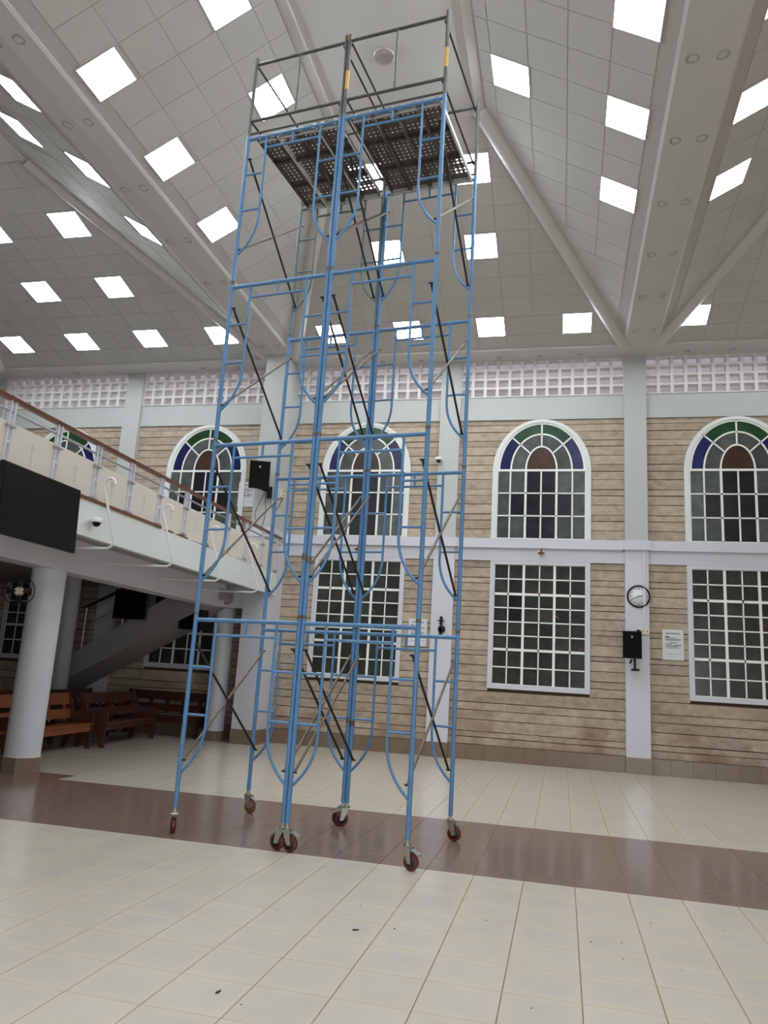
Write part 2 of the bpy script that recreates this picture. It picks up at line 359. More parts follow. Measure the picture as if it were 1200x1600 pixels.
for b in range(5):
    xa, xb = COLS[b]+0.2, COLS[b+1]-0.2
    sk = struct(MB().box(xa, xb, D-0.02, D+0.02, 0, Z1-0.02).build('baseboard_back', M['grout']), 'brown tiled skirting of rear wall bay %d' % (b+1))
    n = max(1, round((xb-xa)/0.4)); w = (xb-xa)/n; me = None
    for k in range(n):
        if me is None: me = MB().box(-w/2+.002, w/2-.002, -.012, .012, 0.002, Z1).mesh('tile', M['skirt'])
        link('tile', me, sk, (xa+w*(k+.5), D-0.03, 0))
    o = MB().box(xa, xb, D-0.05, D+0.02, Z2, Z3); o.box(xa, xb, D-0.12, D+0.02, Z3, Z4)
    struct(o.build('trim_1', M['lavender']), 'lavender ledge band between the two rows of windows, bay %d' % (b+1))
    struct(box('beam', 'wall_upper', xa, xb, D-0.04, D+0.02, Z5, Z6), 'white beam below the pierced blocks, bay %d' % (b+1))
    # pierced blocks
    bk = struct(box('wall_back', 'block_back', xa, xb, D+0.10, D+0.105, Z6, ZC), 'pierced white block screen under the ceiling, bay %d' % (b+1))
    nx = 13; bw = (xb-xa-0.02)/nx; bh = (ZC-Z6)/4; t = 0.028
    me = MB().box(-bw/2, bw/2, -.06, .10, -bh/2, -bh/2+t*.8).box(-bw/2, bw/2, -.06, .10, bh/2-t*.8, bh/2).box(-bw/2, -bw/2+t*1.25, -.06, .10, -bh/2+t*.8, bh/2-t*.8).box(bw/2-t*1.25, bw/2, -.06, .10, -bh/2+t*.8, bh/2-t*.8).mesh('brick', M['block'])
    for i in range(nx):
        for k in range(4): link('brick', me, bk, (xa+0.01+bw*(i+.5), D+0.0, Z6+bh*(k+.5)))
# opening behind blocks is part of the solid wall: cut the face back there by standing the blocks proud

# ---- pilasters
for i, x in enumerate(COLS):
    if i == 2: continue
    h = 0.225; yf = D-0.12
    c = struct(box('column', 'wall_upper', x-h, x+h, yf, D+0.02, Z4, ZC), 'flat white pilaster on the rear wall, number %d from the gallery end' % (i+1))
    box('column_base', 'lavender', x-h-0.004, x+h+0.004, yf, D+0.02, Z1-.01, Z3, c)
    box('collar', 'lavender', x-h-0.05, x+h+0.05, yf-0.06, D+0.02, Z3, Z4, c)
    box('skirting', 'skirt', x-h-0.012, x+h+0.012, yf-0.012, D+0.02, 0, Z1, c)
# deep pier at the gallery end
PX0, PX1, PY = -6.69, -6.18, 15.35
pier = struct(box('pillar', 'wall_upper', PX0, PX1, PY, D+0.02, Z4, ZC), 'deep white pier where the gallery meets the rear wall')
box('pillar_base', 'lavender', PX0-.004, PX1+.004, PY-.004, D+0.02, .29, Z3, pier)
box('collar', 'lavender', PX0-.03, PX1+.03, PY-.03, D+0.02, Z3, Z4, pier)
box('skirting', 'skirt', PX0-.012, PX1+.012, PY-.012, D+0.02, 0, .3, pier)

# ---- windows
def ell(a, b, n=24): return [(a*math.cos(math.pi*k/n), b*math.sin(math.pi*k/n)) for k in range(n+1)]
def ring(mb, xc, zc, a0, b0, a1, b1, y0, y1, t0=0.0, t1=math.pi, n=24):
    P = []
    for k in range(n+1):
        t = t0+(t1-t0)*k/n; c, s = math.cos(t), math.sin(t)
        P.append(((xc+a0*c, zc+b0*s), (xc+a1*c, zc+b1*s)))
    for (i0, o0), (i1, o1) in zip(P[:-1], P[1:]):
        mb.prism([(i0[0], y0, i0[1]), (i1[0], y0, i1[1]), (o1[0], y0, o1[1]), (o0[0], y0, o0[1])], (0, y1-y0, 0))
ARCH_COLX = [-0.93, -0.655, -0.325, 0.0, 0.325, 0.655, 0.93]
pane_cache = {}
def pane(parent, key, m, x, z, w, h, y):
    k = (key, m)
    if k not in pane_cache: pane_cache[k] = MB().box(-w/2, w/2, -.003, .003, -h/2, h/2).mesh('pane', M[m])
    return link('pane', pane_cache[k], parent, (x, y, z))
wn = 0
ARCH_MIX = [['g_gray', 'g_gray', 'g_dark', 'g_dark', 'g_gray', 'g_gray'], ['g_gray', 'g_dark', 'g_dark', 'g_dark', 'g_dark', 'g_gray'], ['g_gray', 'g_gray', 'g_dark', 'g_dark', 'g_gray', 'g_gray']]
PLACE = ['at the far gallery end', 'above the gallery railing', 'behind the scaffold', 'between the two pilasters beside the scaffold', 'beyond the clock pilaster']
def arch_window(xc, idx):
    global wn; wn += 1
    fmb = MB()
    ring(fmb, xc, SPR, AW, AH, FW, FH, D-0.04, D+0.02)
    fmb.box(xc-FW, xc-AW, D-0.04, D+0.02, Z4, SPR); fmb.box(xc+AW, xc+FW, D-0.04, D+0.02, Z4, SPR)
    w = struct(fmb.build('window_%d' % wn, M['white']), 'arched stained glass window %s' % PLACE[idx])
    yb0, yb1, yp = D-0.018, D+0.010, D-0.004
    g = MB(); t = 0.016
    ring(g, xc, SPR, AW-0.045, AH-0.045, AW+.005, AH+.005, yb0, yb1)
    ring(g, xc, SPR, 0.63, 0.80, 0.665, 0.835, yb0, yb1); ring(g, xc, SPR, 0.31, 0.52, 0.345, 0.555, yb0, yb1)
    g.box(xc-t, xc+t, yb0, yb1, SPR+0.54, SPR+AH-.02)
    for sgn in (-1, 1):
        a0, a1 = math.radians(45), math.radians(45)
        p0 = Vector((xc+sgn*0.33*math.cos(a0), 0, SPR+0.54*math.sin(a0))); p1 = Vector((xc+sgn*0.91*math.cos(a1), 0, SPR+1.07*math.sin(a1)))
        dd = (p1-p0).normalized(); nn = Vector((-dd.z, 0, dd.x))*t
        g.prism([(p0+nn)+Vector((0,yb0,0)), (p0-nn)+Vector((0,yb0,0)), (p1-nn)+Vector((0,yb0,0)), (p1+nn)+Vector((0,yb0,0))], (0, yb1-yb0, 0))
    zr = [Z4+.02, 5.09, 5.59, SPR]
    for k, z in enumerate(zr): g.box(xc-AW, xc+AW, yb0-.004*(k == 3), yb1, z-(t*1.5 if k == 3 else t*.9), z+(t*1.5 if k == 3 else t*.9))
    for k, x in enumerate(ARCH_COLX): g.box(xc+x-(t*1.5 if k in (2, 4) else t), xc+x+(t*1.5 if k in (2, 4) else t), yb0, yb1, Z4, SPR)
    g.build('glazing_bars', M['glazing'], w)
    for r in range(3):
        for k in range(6):
            x0, x1 = ARCH_COLX[k], ARCH_COLX[k+1]; z0, z1 = zr[2-r], zr[3-r]
            pane(w, ('a', k, r), ARCH_MIX[r][k], xc+(x0+x1)/2, (z0+z1)/2, x1-x0, z1-z0, yp)
    def sector(m, a0, b0, a1, b1, t0, t1):
        q = MB(); ring(q, xc, SPR, a0, b0, a1, b1, yp-.003, yp+.003, t0, t1, 8); q.build('pane', M[m], w)
    qq = math.pi/4
    for k, m in enumerate(('g_blue', 'g_green', 'g_green', 'g_blue')): sector(m, 0.645, 0.815, AW-.02, AH-.02, k*qq, (k+1)*qq)
    for k in range(4): sector('g_gray', 0.325, 0.535, 0.645, 0.815, k*qq, (k+1)*qq)
    q = MB(); q.prism([(xc+a, yp-.003, SPR+z) for a, z in ell(0.325, 0.535, 14)], (0, .006, 0)); q.build('pane', M['g_brown'], w)
LOWX = [-0.94, -0.64, -0.325, 0.0, 0.31, 0.63, 0.94]
LOWZ = [1.535, 1.885, 2.245, 2.535, 2.82, 3.11, 3.40, 3.72, 4.03]
def low_window(xc, idx):
    global wn; wn += 1
    f = MB(); y0, y1 = D-0.045, D+0.02
    f.box(xc-1.03, xc-0.94, y0, y1, 1.44, Z2); f.box(xc+0.94, xc+1.03, y0, y1, 1.44, Z2); f.box(xc-.94, xc+.94, y0, y1, 1.44, 1.535); f.box(xc-.94, xc+.94, y0, y1, 4.03, Z2)
    w = struct(f.build('window_%d' % wn, M['lavender']), 'tall white barred window %s' % PLACE[idx].replace('above the gallery railing', 'under the gallery stairs'))
    yb0, yb1, yp = D-0.02, D+0.010, D-0.004; g = MB(); t = 0.013
    for k, z in enumerate(LOWZ): tt = t*2 if k in (2, 6) else t; g.box(xc-.94, xc+.94, yb0, yb1, z-tt, z+tt)
    for k, x in enumerate(LOWX): tt = t*2 if k in (2, 4) else t; g.box(xc+x-tt, xc+x+tt, yb0-.004*(k in (2, 4)), yb1, LOWZ[0], LOWZ[-1])
    g.build('glazing_bars', M['glazing'], w)
    for i in range(6):
        for k in range(8):
            m = 'g_clear'
            if idx == 3 and (i, k) in ((1, 5), (1, 4)): m = 'g_dark'
            pane(w, ('l', i, k), m, xc+(LOWX[i]+LOWX[i+1])/2, (LOWZ[k]+LOWZ[k+1])/2, LOWX[i+1]-LOWX[i], LOWZ[k+1]-LOWZ[k], yp)
    for (x, z, a) in ((0.35, 2.98, 0.9), (-0.05, 3.44, 0.2), (0.80, 2.30, -0.3)):
        MB().tube((xc+x, D-.035, z), (xc+x+.09*math.cos(a), D-.06, z-.09*math.sin(a)), .008, 6).build('stay_handle', M['brass'], w)
for i, x in enumerate(WC): arch_window(x, i)
for i, x in enumerate(WC): low_window(x, i)

# ---- ceiling: folded bays with hipped ends
SS, SH, YH = 0.56, 0.251, 15.62
ZV = 8.68; HALF, TOPH = 3.67, 1.17
ZT = ZV+SS*(HALF-TOPH); YT = YH-(ZT-ZV)/SH
def zs_slope(xc, x): return ZV+SS*(HALF-abs(x-xc))
def zs_hip(y): return ZV+SH*(YH-y)
cb = MB(); E = 0.007
for xc in (CB-8, CB, CB+8):
    L0, L1, R1, R0 = xc-HALF, xc-TOPH, xc+TOPH, xc+HALF
    for poly in ([(R0, YN, ZV), (R0, YH, ZV), (R1, YT, ZT), (R1, YN, ZT)], [(L0, YH, ZV), (L0, YN, ZV), (L1, YN, ZT), (L1, YT, ZT)], [(R0, YH, ZV), (L0, YH, ZV), (L1, YT, ZT), (R1, YT, ZT)]):
        cb.prism([(x, y, z+E) for x, y, z in poly], (0, 0, 0.12))
cb.box(XL-.2, CB-8-HALF+.02, YN-.2, D+.5, ZV, ZV+.12); cb.box(CB+8+HALF-.02, XR+.2, YN-.2, D+.5, ZV, ZV+.12)
ceil = struct(cb.build('ceiling', M['ceil_gap']), 'folded grey white tiled ceiling')
for xc in (CB-8, CB, CB+8):
    box('ridge_panel', 'ceil_white', xc-TOPH, xc+TOPH, YN, YT, ZT, ZT+0.12, ceil)
    for sgn in (-1, 1):
        box('ridge_moulding', 'ceil_white', xc+sgn*TOPH-.07, xc+sgn*TOPH+.07, YN, YT, ZT-.05, ZT+.02, ceil)
        p0 = Vector((xc+sgn*HALF, YH, ZV)); p1 = Vector((xc+sgn*TOPH, YT, ZT)); dn = Vector((0, 0, .02))
        MB().path([p0+dn, p0.lerp(p1, .5)+dn, p1+dn], 0.15, 12).build('hip_rib', M['ceil_white'], ceil)
soff = struct(box('ceiling', 'ceil_white', XL, XR, YH, D+0.1, ZC, ZC+0.14), 'flat plaster soffit along the rear wall head')
for xc, xn in ((CB-4, 'beside the gallery pier'), (CB+4, 'above the clock pilaster')):
    w = 4-HALF; v = MB()
    v.prism([(xc-w-.02, YN, ZV), (xc-w+.02, YN, ZV-.03), (xc, YN, ZV-.065), (xc+w-.02, YN, ZV-.03), (xc+w+.02, YN, ZV), (xc+w+.02, YN, ZV+.1), (xc-w-.02, YN, ZV+.1)], (0, YH-YN+.1, 0))
    struct(v.build('beam', M['ceil_white']), 'white valley beam of the ceiling %s' % xn)

# lights: (x0,x1,y0,y1,kind,bay axis)
LIGHTS = []
NTH = ('first', 'second', 'third', 'fourth')
for j, (y0, y1) in enumerate(((10.5, 11.07), (8.85, 9.40), (7.21, 7.77), (5.55, 6.11))):
    LIGHTS.append((0.51, 1.01, y0, y1, 'R', CB, 'clock side slope, low row, %s from rear wall' % NTH[j]))
    if j: LIGHTS.append((-1.02, -0.52, y0, y1, 'R', CB, 'clock side slope, high row, %s from rear wall' % NTH[j-1]))
for j, (y0, y1) in enumerate(((10.36, 10.93), (8.67, 9.23), (7.03, 7.56), (5.4, 5.95))):
    LIGHTS.append((-6.0, -5.52, y0, y1, 'L', CB, 'slope over the scaffold, low row, %s from rear wall' % NTH[j]))
    if j: LIGHTS.append((-4.46, -3.99, y0, y1, 'L', CB, 'slope over the scaffold, high row, %s from rear wall' % NTH[j-1]))
for j, (y0, y1) in enumerate(((10.35, 10.92), (8.70, 9.28), (7.06, 7.63))):
    LIGHTS.append((-7.39, -6.95, y0, y1, 'R', CB-8, 'foreshortened on the gallery slope, low row, %s from rear wall' % NTH[j]))
LIGHTS.append((-8.48, -8.02, 8.37, 8.97, 'R', CB-8, 'foreshortened on the gallery slope, high by its ridge'))
for j, (y0, y1) in enumerate(((10.34, 10.90), (8.72, 9.27), (7.08, 7.64))):
    LIGHTS.append((2.07, 2.53, y0, y1, 'L', CB+8, 'slope beyond the clock pilaster beam, %s from rear wall' % NTH[j]))
for k, x in enumerate((-5.03, -3.30, -1.53, 0.23)):
    LIGHTS.append((x-.28, x+.28, 14.62, 15.19, 'H', CB, 'bottom row behind the scaffold, %s from the gallery pier' % NTH[k]))
for j, (y0, y1) in enumerate(((12.43, 13.0), (10.79, 11.34))):
    for k, x in enumerate((-3.30, -1.53)):
        LIGHTS.append((x-.28, x+.28, y0, y1, 'H', CB, '%s row behind the scaffold, %s side' % (('middle', 'top')[j], ('gallery', 'clock')[k])))
for k, x in enumerate((2.45, 4.22)): LIGHTS.append((x-.28, x+.28, 14.55, 15.11, 'H', CB+8, 'bottom row past the clock pilaster, %s from it' % NTH[k]))
for k, x in enumerate((-7.6, -9.39, -11.19, -12.99)): LIGHTS.append((x-.3, x+.3, 14.49, 15.06, 'H', CB-8, 'bottom row above the gallery, %s from the pier' % NTH[k]))
for j, (y0, y1) in enumerate(((12.84, 13.42), (11.18, 11.76))):
    for k, x in enumerate((-9.36, -11.15)):
        LIGHTS.append((x-.3, x+.3, y0, y1, 'H', CB-8, '%s row above the gallery, %s from the pier' % (('middle', 'top')[j], NTH[k])))
lmesh = {}
for (x0, x1, y0, y1, k, xc, txt) in LIGHTS:
    xm, ym = (x0+x1)/2, (y0+y1)/2
    if k == 'H': z = zs_hip(ym); rot = (-math.atan(SH), 0, 0); w, h = x1-x0, (y1-y0)*math.hypot(1, SH)
    else:
        z = zs_slope(xc, xm); sg = 1 if k == 'R' else -1; rot = (0, sg*math.atan(SS), 0); w, h = (x1-x0)*math.hypot(1, SS), y1-y0
    key = (round(w, 2), round(h, 2))
    if key not in lmesh:
        t = .012
        lmesh[key] = (MB().box(-w/2-t, w/2+t, -h/2-t, -h/2, -.012, .01).box(-w/2-t, w/2+t, h/2, h/2+t, -.012, .01).box(-w/2-t, -w/2, -h/2, h/2, -.012, .01).box(w/2, w/2+t, -h/2, h/2, -.012, .01).mesh('ceiling_light', M['ceil_white']),
                      MB().box(-w/2, w/2, -h/2, h/2, -.008, .008).mesh('diffuser', M['panel_on']))
    o = link('ceiling_light', lmesh[key][0], None, (xm, ym, z), rot); link('diffuser', lmesh[key][1], o)
    tag(o, 'lit square ceiling light, ' + txt, 'light', 'square lit panels in the ceiling')

# ceiling tiles
def clip(poly, a, b, c):                     # keep a*x+b*y<=c
    out = []
    for i in range(len(poly)):
        p, q = poly[i], poly[(i+1) % len(poly)]; dp, dq = a*p[0]+b*p[1]-c, a*q[0]+b*q[1]-c
        if dp <= 0: out.append(p)
        if dp*dq < 0: t = dp/(dp-dq); out.append((p[0]+(q[0]-p[0])*t, p[1]+(q[1]-p[1])*t))
    return out
def facet_tiles(poly, xo, xw, yo, yw, zf, kind, xc):
    res = []; xs = [p[0] for p in poly]; ys = [p[1] for p in poly]; g = 0.005
    ctr = (sum(xs)/len(xs), sum(ys)/len(ys))
    for i in range(math.floor((min(xs)-xo)/xw), math.ceil((max(xs)-xo)/xw)):
        for j in range(math.floor((min(ys)-yo)/yw), math.ceil((max(ys)-yo)/yw)):
            x0, x1, y0, y1 = xo+i*xw, xo+(i+1)*xw, yo+j*yw, yo+(j+1)*yw
            if any(l[4] == kind and l[5] == xc and l[0]-.2 < (x0+x1)/2 < l[1]+.2 and l[2]-.2 < (y0+y1)/2 < l[3]+.2 for l in LIGHTS): continue
            q = [(x0+g, y0+g), (x1-g, y0+g), (x1-g, y1-g), (x0+g, y1-g)]
            for k in range(len(poly)):
                p0, p1 = poly[k], poly[(k+1) % len(poly)]; a, b = p1[1]-p0[1], -(p1[0]-p0[0]); c = a*p0[0]+b*p0[1]
                if a*ctr[0]+b*ctr[1] > c: a, b, c = -a, -b, -c
                q = clip(q, a, b, c)
                if len(q) < 3: break
            if len(q) < 3: continue
            ar = 0.5*abs(sum(q[m][0]*q[(m+1) % len(q)][1]-q[(m+1) % len(q)][0]*q[m][1] for m in range(len(q))))
            if ar < 0.01: continue
            cx, cyy = sum(p[0] for p in q)/len(q), sum(p[1] for p in q)/len(q)
            dv = Vector((cx, cyy, zf(cx, cyy)-EYE)); zz = dv.dot(fwd); ok = False
            if zz > 1: u_, v_ = 600+F*dv.dot(rgt)/zz, 800-F*dv.dot(up)/zz; ok = -80 < u_ < 1280 and -80 < v_ < 1680
            res.append((ok, ar/max(zz, 1)**2, [(x, y, zf(x, y)) for x, y in q]))
    return res
TL_ = []
YB = 4.2
for xc, hx, hxw, hy in ((CB-8, -9.09, 0.60, 15.06), (CB, -1.24, 0.59, 15.19), (CB+8, 2.16, 0.59, 15.11)):
    R0, R1, L1, L0 = xc+HALF, xc+TOPH, xc-TOPH, xc-HALF
    if xc < CB+1:
        TL_ += facet_tiles([(R0-.2, YB), (R0-.2, YH-.35), (R1+.02, YT), (R1+.02, YB)], R0-.2, 0.51, 8.85 if xc == CB else 8.70, 0.553, lambda x, y, xc=xc: zs_slope(xc, x), 'R', xc)
    if xc > CB-1:
        TL_ += facet_tiles([(L0+.2, YB), (L0+.2, YH-.35), (L1-.02, YT), (L1-.02, YB)], L0+.18, 0.495, 8.69, 0.555, lambda x, y, xc=xc: zs_slope(xc, x), 'L', xc)
    TL_ += facet_tiles([(L0+.1, YH-.02), (R0-.1, YH-.02), (R1, YT+.03), (L1, YT+.03)], hx, hxw, hy-0.56*20, 0.56, lambda x, y: zs_hip(y), 'H', xc)
TL_.sort(key=lambda q: (not q[0], -q[1])); rest_c = MB()
for n, (ok, ar, P_) in enumerate(TL_):
    if n < 300 and ok: MB().prism(P_, (0, 0, 0.006)).build('tile', M['ceil_tile'], ceil)
    else: rest_c.prism(P_, (0, 0, 0.006))
o = rest_c.build('tile', M['ceil_tile'], ceil); o['kind'] = 'stuff'

ORD_ = 'first second third fourth fifth sixth seventh eighth ninth tenth eleventh twelfth thirteenth'.split()
# unlit downlights
dme = MB().lathe([(0.072, 0.012), (0.075, -0.006), (0.058, -0.008), (0.05, 0.006), (0.002, 0.008)], 18).mesh('downlight', M['dark_can'])
def downlight(x, y, z, txt, s=1.0, grp='unlit round downlights'):
    o = link('downlight', dme, None, (x, y, z)); o.scale = (s, s, 1); tag(o, txt, 'downlight', grp)
for xa, xb, ys, nm in ((1.37, 1.70, (7.9, 9.28, 10.66, 12.06, 13.5, 14.92), 'clock pilaster'), (-6.62, -6.30, (6.38, 7.77, 9.2, 10.64, 12.08, 13.5, 14.9), 'gallery pier')):
    for k, y in enumerate(ys[::-1]):
        downlight(xa, y, ZV-.048, 'unlit downlight in the %s ceiling beam, gallery side, %s from the rear wall' % (nm, ORD_[k]))
        downlight(xb, y, ZV-.048, 'unlit downlight in the %s ceiling beam, far side, %s from the rear wall' % (nm, ORD_[k]))
for k, x in enumerate((-13.0, -12.1, -11.2, -8.6, -7.7, -5.0, -4.1, -3.2, -1.43, -0.54, 0.32, 2.5, 3.4)):
    downlight(x, 15.98, ZC-.004, 'small unlit downlight in the soffit over the blocks, %s from the gallery end' % ORD_[k], 0.75)
rl = MB().lathe([(0.15, 0.0), (0.155, -0.03), (0.12, -0.05), (0.10, -0.03), (0.02, -0.03)], 24).build('ceiling_fitting', M['dark_can'], None, (-2.515, 8.79, ZT))
tag(rl, 'round grey fitting in the flat ridge ceiling above the scaffold', 'ceiling fitting')

# ---- gallery (balcony)
GX = -6.12
gal = struct(MB().box(XL, GX-0.1, YN, D, 3.25, 3.45).build('slab', M['concrete']), 'gallery floor slab on round columns')
box('fascia', 'white', GX-0.1, GX, YN, 15.7, 3.13, 3.60, gal)
box('timber_trim', 'wood', GX-0.09, GX+0.015, YN, 10.6, 3.60, 3.645, gal)
for k, (y0, y1) in enumerate(((10.85, 11.0), (11.2, 11.5), (12.1, 12.3))): box('timber_trim', 'wood', GX-0.09, GX+0.004, y0, y1, 3.60, 3.63, gal)
bm_ = struct(box('beam', 'lavender', -7.35, -6.98, YN, 15.02, 2.77, 3.26), 'lavender beam under the gallery edge')
struct(box('beam', 'lavender', -7.4, -7.08, 15.02, PY+.3, 2.80, 3.26), 'short set back beam between far round column and pier')
struct(box('beam', 'lavender', PX0+.02, -7.2, PY+.05, PY+.3, 2.80, 3.26), 'short beam end on the pier')
for (x, y, r, z1, lb) in ((-7.19, 9.55, 0.235, 2.78, 'thick white round gallery column at the end of the brown band'), (-7.25, 15.75, 0.21, 2.81, 'white round gallery column next to the rear pier'), (-10.3, 14.45, 0.21, 3.26, 'shaded round column beside the stairs')):
    c = struct(MB().lathe([(r, 0.2), (r, z1)], 32, (x, y, 0)).build('column', M['lavender']), lb)
    MB().lathe([(r+.006, 0.212), (r+.012, .2)], 32, (x, y, 0)).build('rim', M['white'], c)
    n = 8
    sk = MB().prism([(x+(r+.02)*math.cos(math.pi/8+k*math.pi/4)*1.05, y+(r+.02)*math.sin(math.pi/8+k*math.pi/4)*1.05, 0) for k in range(8)], (0, 0, .205)); sk.build('skirting', M['skirt'], c)

rail = empty('balcony_railing', (GX-0.04, 11.0, 3.6)); tag(rail, 'gallery railing of frosted panels, white posts and brown handrail', 'railing')
ry = lambda y: y-11.0
PYS = [7.1+0.853*k for k in range(-6, 11)]
hr = MB(); hr.prism([(-.03, ry(1.5), .79), (.035, ry(1.5), .79), (.045, ry(1.5), .835), (.0, ry(1.5), .855), (-.04, ry(1.5), .835)], (0, 15.85-1.5, 0)); hr.build('handrail', M['wood'], rail)
MB().tube((0, ry(1.5), .675), (0, ry(15.85), .675), .018, 8).build('mid_rail', M['chrome'], rail)
pm = MB().box(-.012, .03, -.045, -.026, -.05, .79).box(-.012, .03, .026, .045, -.05, .79).box(-.012, .03, -.026, .026, .3, .33).mesh('post', M['lavender'])
clampm = MB().box(-.02, .045, -.075, .075, -.012, .012).mesh('clamp', M['chrome'])
for y in PYS:
    link('post', pm, rail, (0, ry(y), 0))
    for z in (.06, .50): link('clamp', clampm, rail, (0, ry(y), z))
gw = 0.853-0.11
gm = MB().box(-.006, .006, -gw/2, gw/2, .03, .545).mesh('glass_panel', M['frost'])
em = MB().box(.007, .010, -.008, .008, .16, .43).box(.007, .010, -.06, .06, .35, .366).mesh('etched_cross', M['etch'])
for y in PYS[:-1]:
    g_ = link('glass_panel', gm, rail, (0, ry(y)+0.4265, 0)); link('etched_cross', em, g_)
# bent white pipes hooked over the gallery front
for k, y in enumerate((7.15-1.6, 8.90, 10.50, 12.2, 13.92)):
    pts = [(-6.98, 0, 3.02), (-6.3, 0, 3.0), (-5.98, 0, 3.0)]
    pts += [(-5.90+.10*math.sin(a), 0, 3.10-.10*math.cos(a)) for a in [math.radians(q) for q in (-30, 0, 30, 60, 90)]][1:]
    pts += [(-6.06, 0, 3.86)]
    pts += [(-5.975-.085*math.cos(a), 0, 3.88+.085*math.sin(a)) for a in [math.radians(q) for q in (10, 40, 70, 100, 130, 160, 185)]]
    o = MB().path(pts, .018, 8).build('pipe_bracket', M['pipe'], None, (0, y, 0))
    tag(o, 'bent white pipe hook on the gallery front, %s' % ('out of sight past the television', 'first after the television, beside the dome camera', 'second after the television', 'third after the television', 'last one before the pier')[k], 'pipe hook', 'bent pipe hooks along the gallery')
# television on the gallery
tv = empty('television', (-5.98, 7.63, 3.25), 0); tv.rotation_euler = (0, math.radians(-3), 0)
tag(tv, 'large black television mounted on the gallery front', 'television')
MB().box(-.045, .0, -.705, .705, -.41, .40).build('housing', M['black'], tv)
MB().box(.0, .006, -.69, .69, -.395, .385).build('screen', M['screen'], tv)
MB().box(-.12, -.045, -.2, .2, -.15, .15).build('wall_mount', M['black'], tv)
# dome camera
dc = MB().lathe([(.02, .05), (.075, .045), (.08, 0.0), (.075, -.012)], 20, (0, 0, 0)).build('dome_camera', M['pipe'], None, (-6.03, 8.80, 3.34)); tag(dc, 'white dome camera on the gallery front beside the television', 'camera')
MB().lathe([(.055, -.012), (.05, -.04), (.03, -.062), (.004, -.07)], 18).build('lens_dome', M['screen'], dc)
MB().box(-.09, -.02, -.03, .03, .0, .045).build('mount', M['pipe'], dc)

# ---- stairs under the gallery
m_, z9 = 0.55, 1.80
zu = lambda x: z9+m_*(x+9)
st = tag(MB().prism([(-11.0, 14.72, zu(-11.0)), (-6.95, 14.72, zu(-6.95)), (-6.95, 14.72, zu(-6.95)+.2), (-7.35, 14.72, 3.25), (-7.6, 14.72, 3.25), (-11.0, 14.72, zu(-11.0)+.45)], (0, 1.25, 0)).build('staircase', M['concrete']), 'grey concrete stair flight rising under the gallery', 'staircase')
st['kind'] = 'structure'
for k in range(9):
    x0 = -10.9+k*0.32
    box('step', 'concrete', x0, x0+.34, 14.8, 15.9, zu(x0)+.40, zu(x0)+.40+.20, st)
sr_ = empty('stair_railing', (-10.0, 14.75, 1.7)); tag(sr_, 'dark handrail with pale posts on the stairs under the gallery', 'railing')
def sp_(x, z): return (x+10.0, 0, z-1.7)
MB().tube(sp_(-10.1, 2.62), sp_(-8.9, 3.22), .03, 8).build('handrail', M['black'], sr_)
MB().tube(sp_(-10.1, 2.2), sp_(-8.7, 2.95), .014, 6).build('mid_rail', M['chrome'], sr_)
for x, zt in ((-10.05, 2.62), (-9.15, 3.05)): MB().tube(sp_(x, zu(x)+.42), sp_(x, zt), .02, 8).build('post', M['cream'], sr_)
struct(box('wall_left', 'stone', -14.5, -10.9, 15.9, D-.01, 0, 0.9), 'low wall by the stair foot')
# second television and speaker hanging below the gallery
t2 = empty('television', (-7.93, 13.0, 3.25)); tag(t2, 'small dark television hung under the gallery beside the stair rail', 'television')
MB().box(-.34, .34, -.03, .03, -.93, -.38).build('housing', M['black'], t2)
MB().box(-.32, .32, -.036, -.03, -.91, -.40).build('screen', M['screen'], t2)
MB().tube((.0, .04, -.5), (.0, .04, 0), .02, 8).build('ceiling_arm', M['pipe'], t2)
s2 = empty('loudspeaker', (-7.62, 15.0, 3.25)); tag(s2, 'black loudspeaker hung under the gallery next to the far round column', 'loudspeaker')
MB().prism([(-.24, -.2, -.98), (.24, -.2, -.98), (.24, -.2, -.42), (-.24, -.2, -.42)], (0, .36, 0)).build('cabinet', M['black'], s2)
MB().box(-.22, .22, -.215, -.2, -.96, -.44).build('grille', M['screen'], s2)
MB().tube((0, 0, -.42), (0, 0, 0), .02, 8).build('hanger', M['black'], s2)
# fan on the thick column
fn = empty('wall_fan', (-7.45, 9.32, 2.42)); fn.rotation_euler = (0, 0, math.radians(35)); tag(fn, 'dark wall fan on the gallery side of the thick round column', 'fan')
for rr in (.2, .14, .08):
    MB().path([(rr*math.cos(a), -.16, rr*math.sin(a)) for a in [2*math.pi*k/20 for k in range(20)]], .006, 6, closed=True).build('guard_ring', M['black'], fn)
MB().lathe([(.06, -.13), (.07, -.05), (.05, .03)], 14, axis='y').build('motor', M['cream'], fn)
for k in range(4):
    a = k*math.pi/2
    MB().prism([(.03*math.cos(a), -.135, .03*math.sin(a)), (.17*math.cos(a-.3), -.12, .17*math.sin(a-.3)), (.17*math.cos(a+.35), -.145, .17*math.sin(a+.35))], (0, .006, 0)).build('blade', M['black'], fn)
MB().tube((0, .02, 0), (.12, .12, -.05), .02, 8).build('bracket', M['black'], fn)

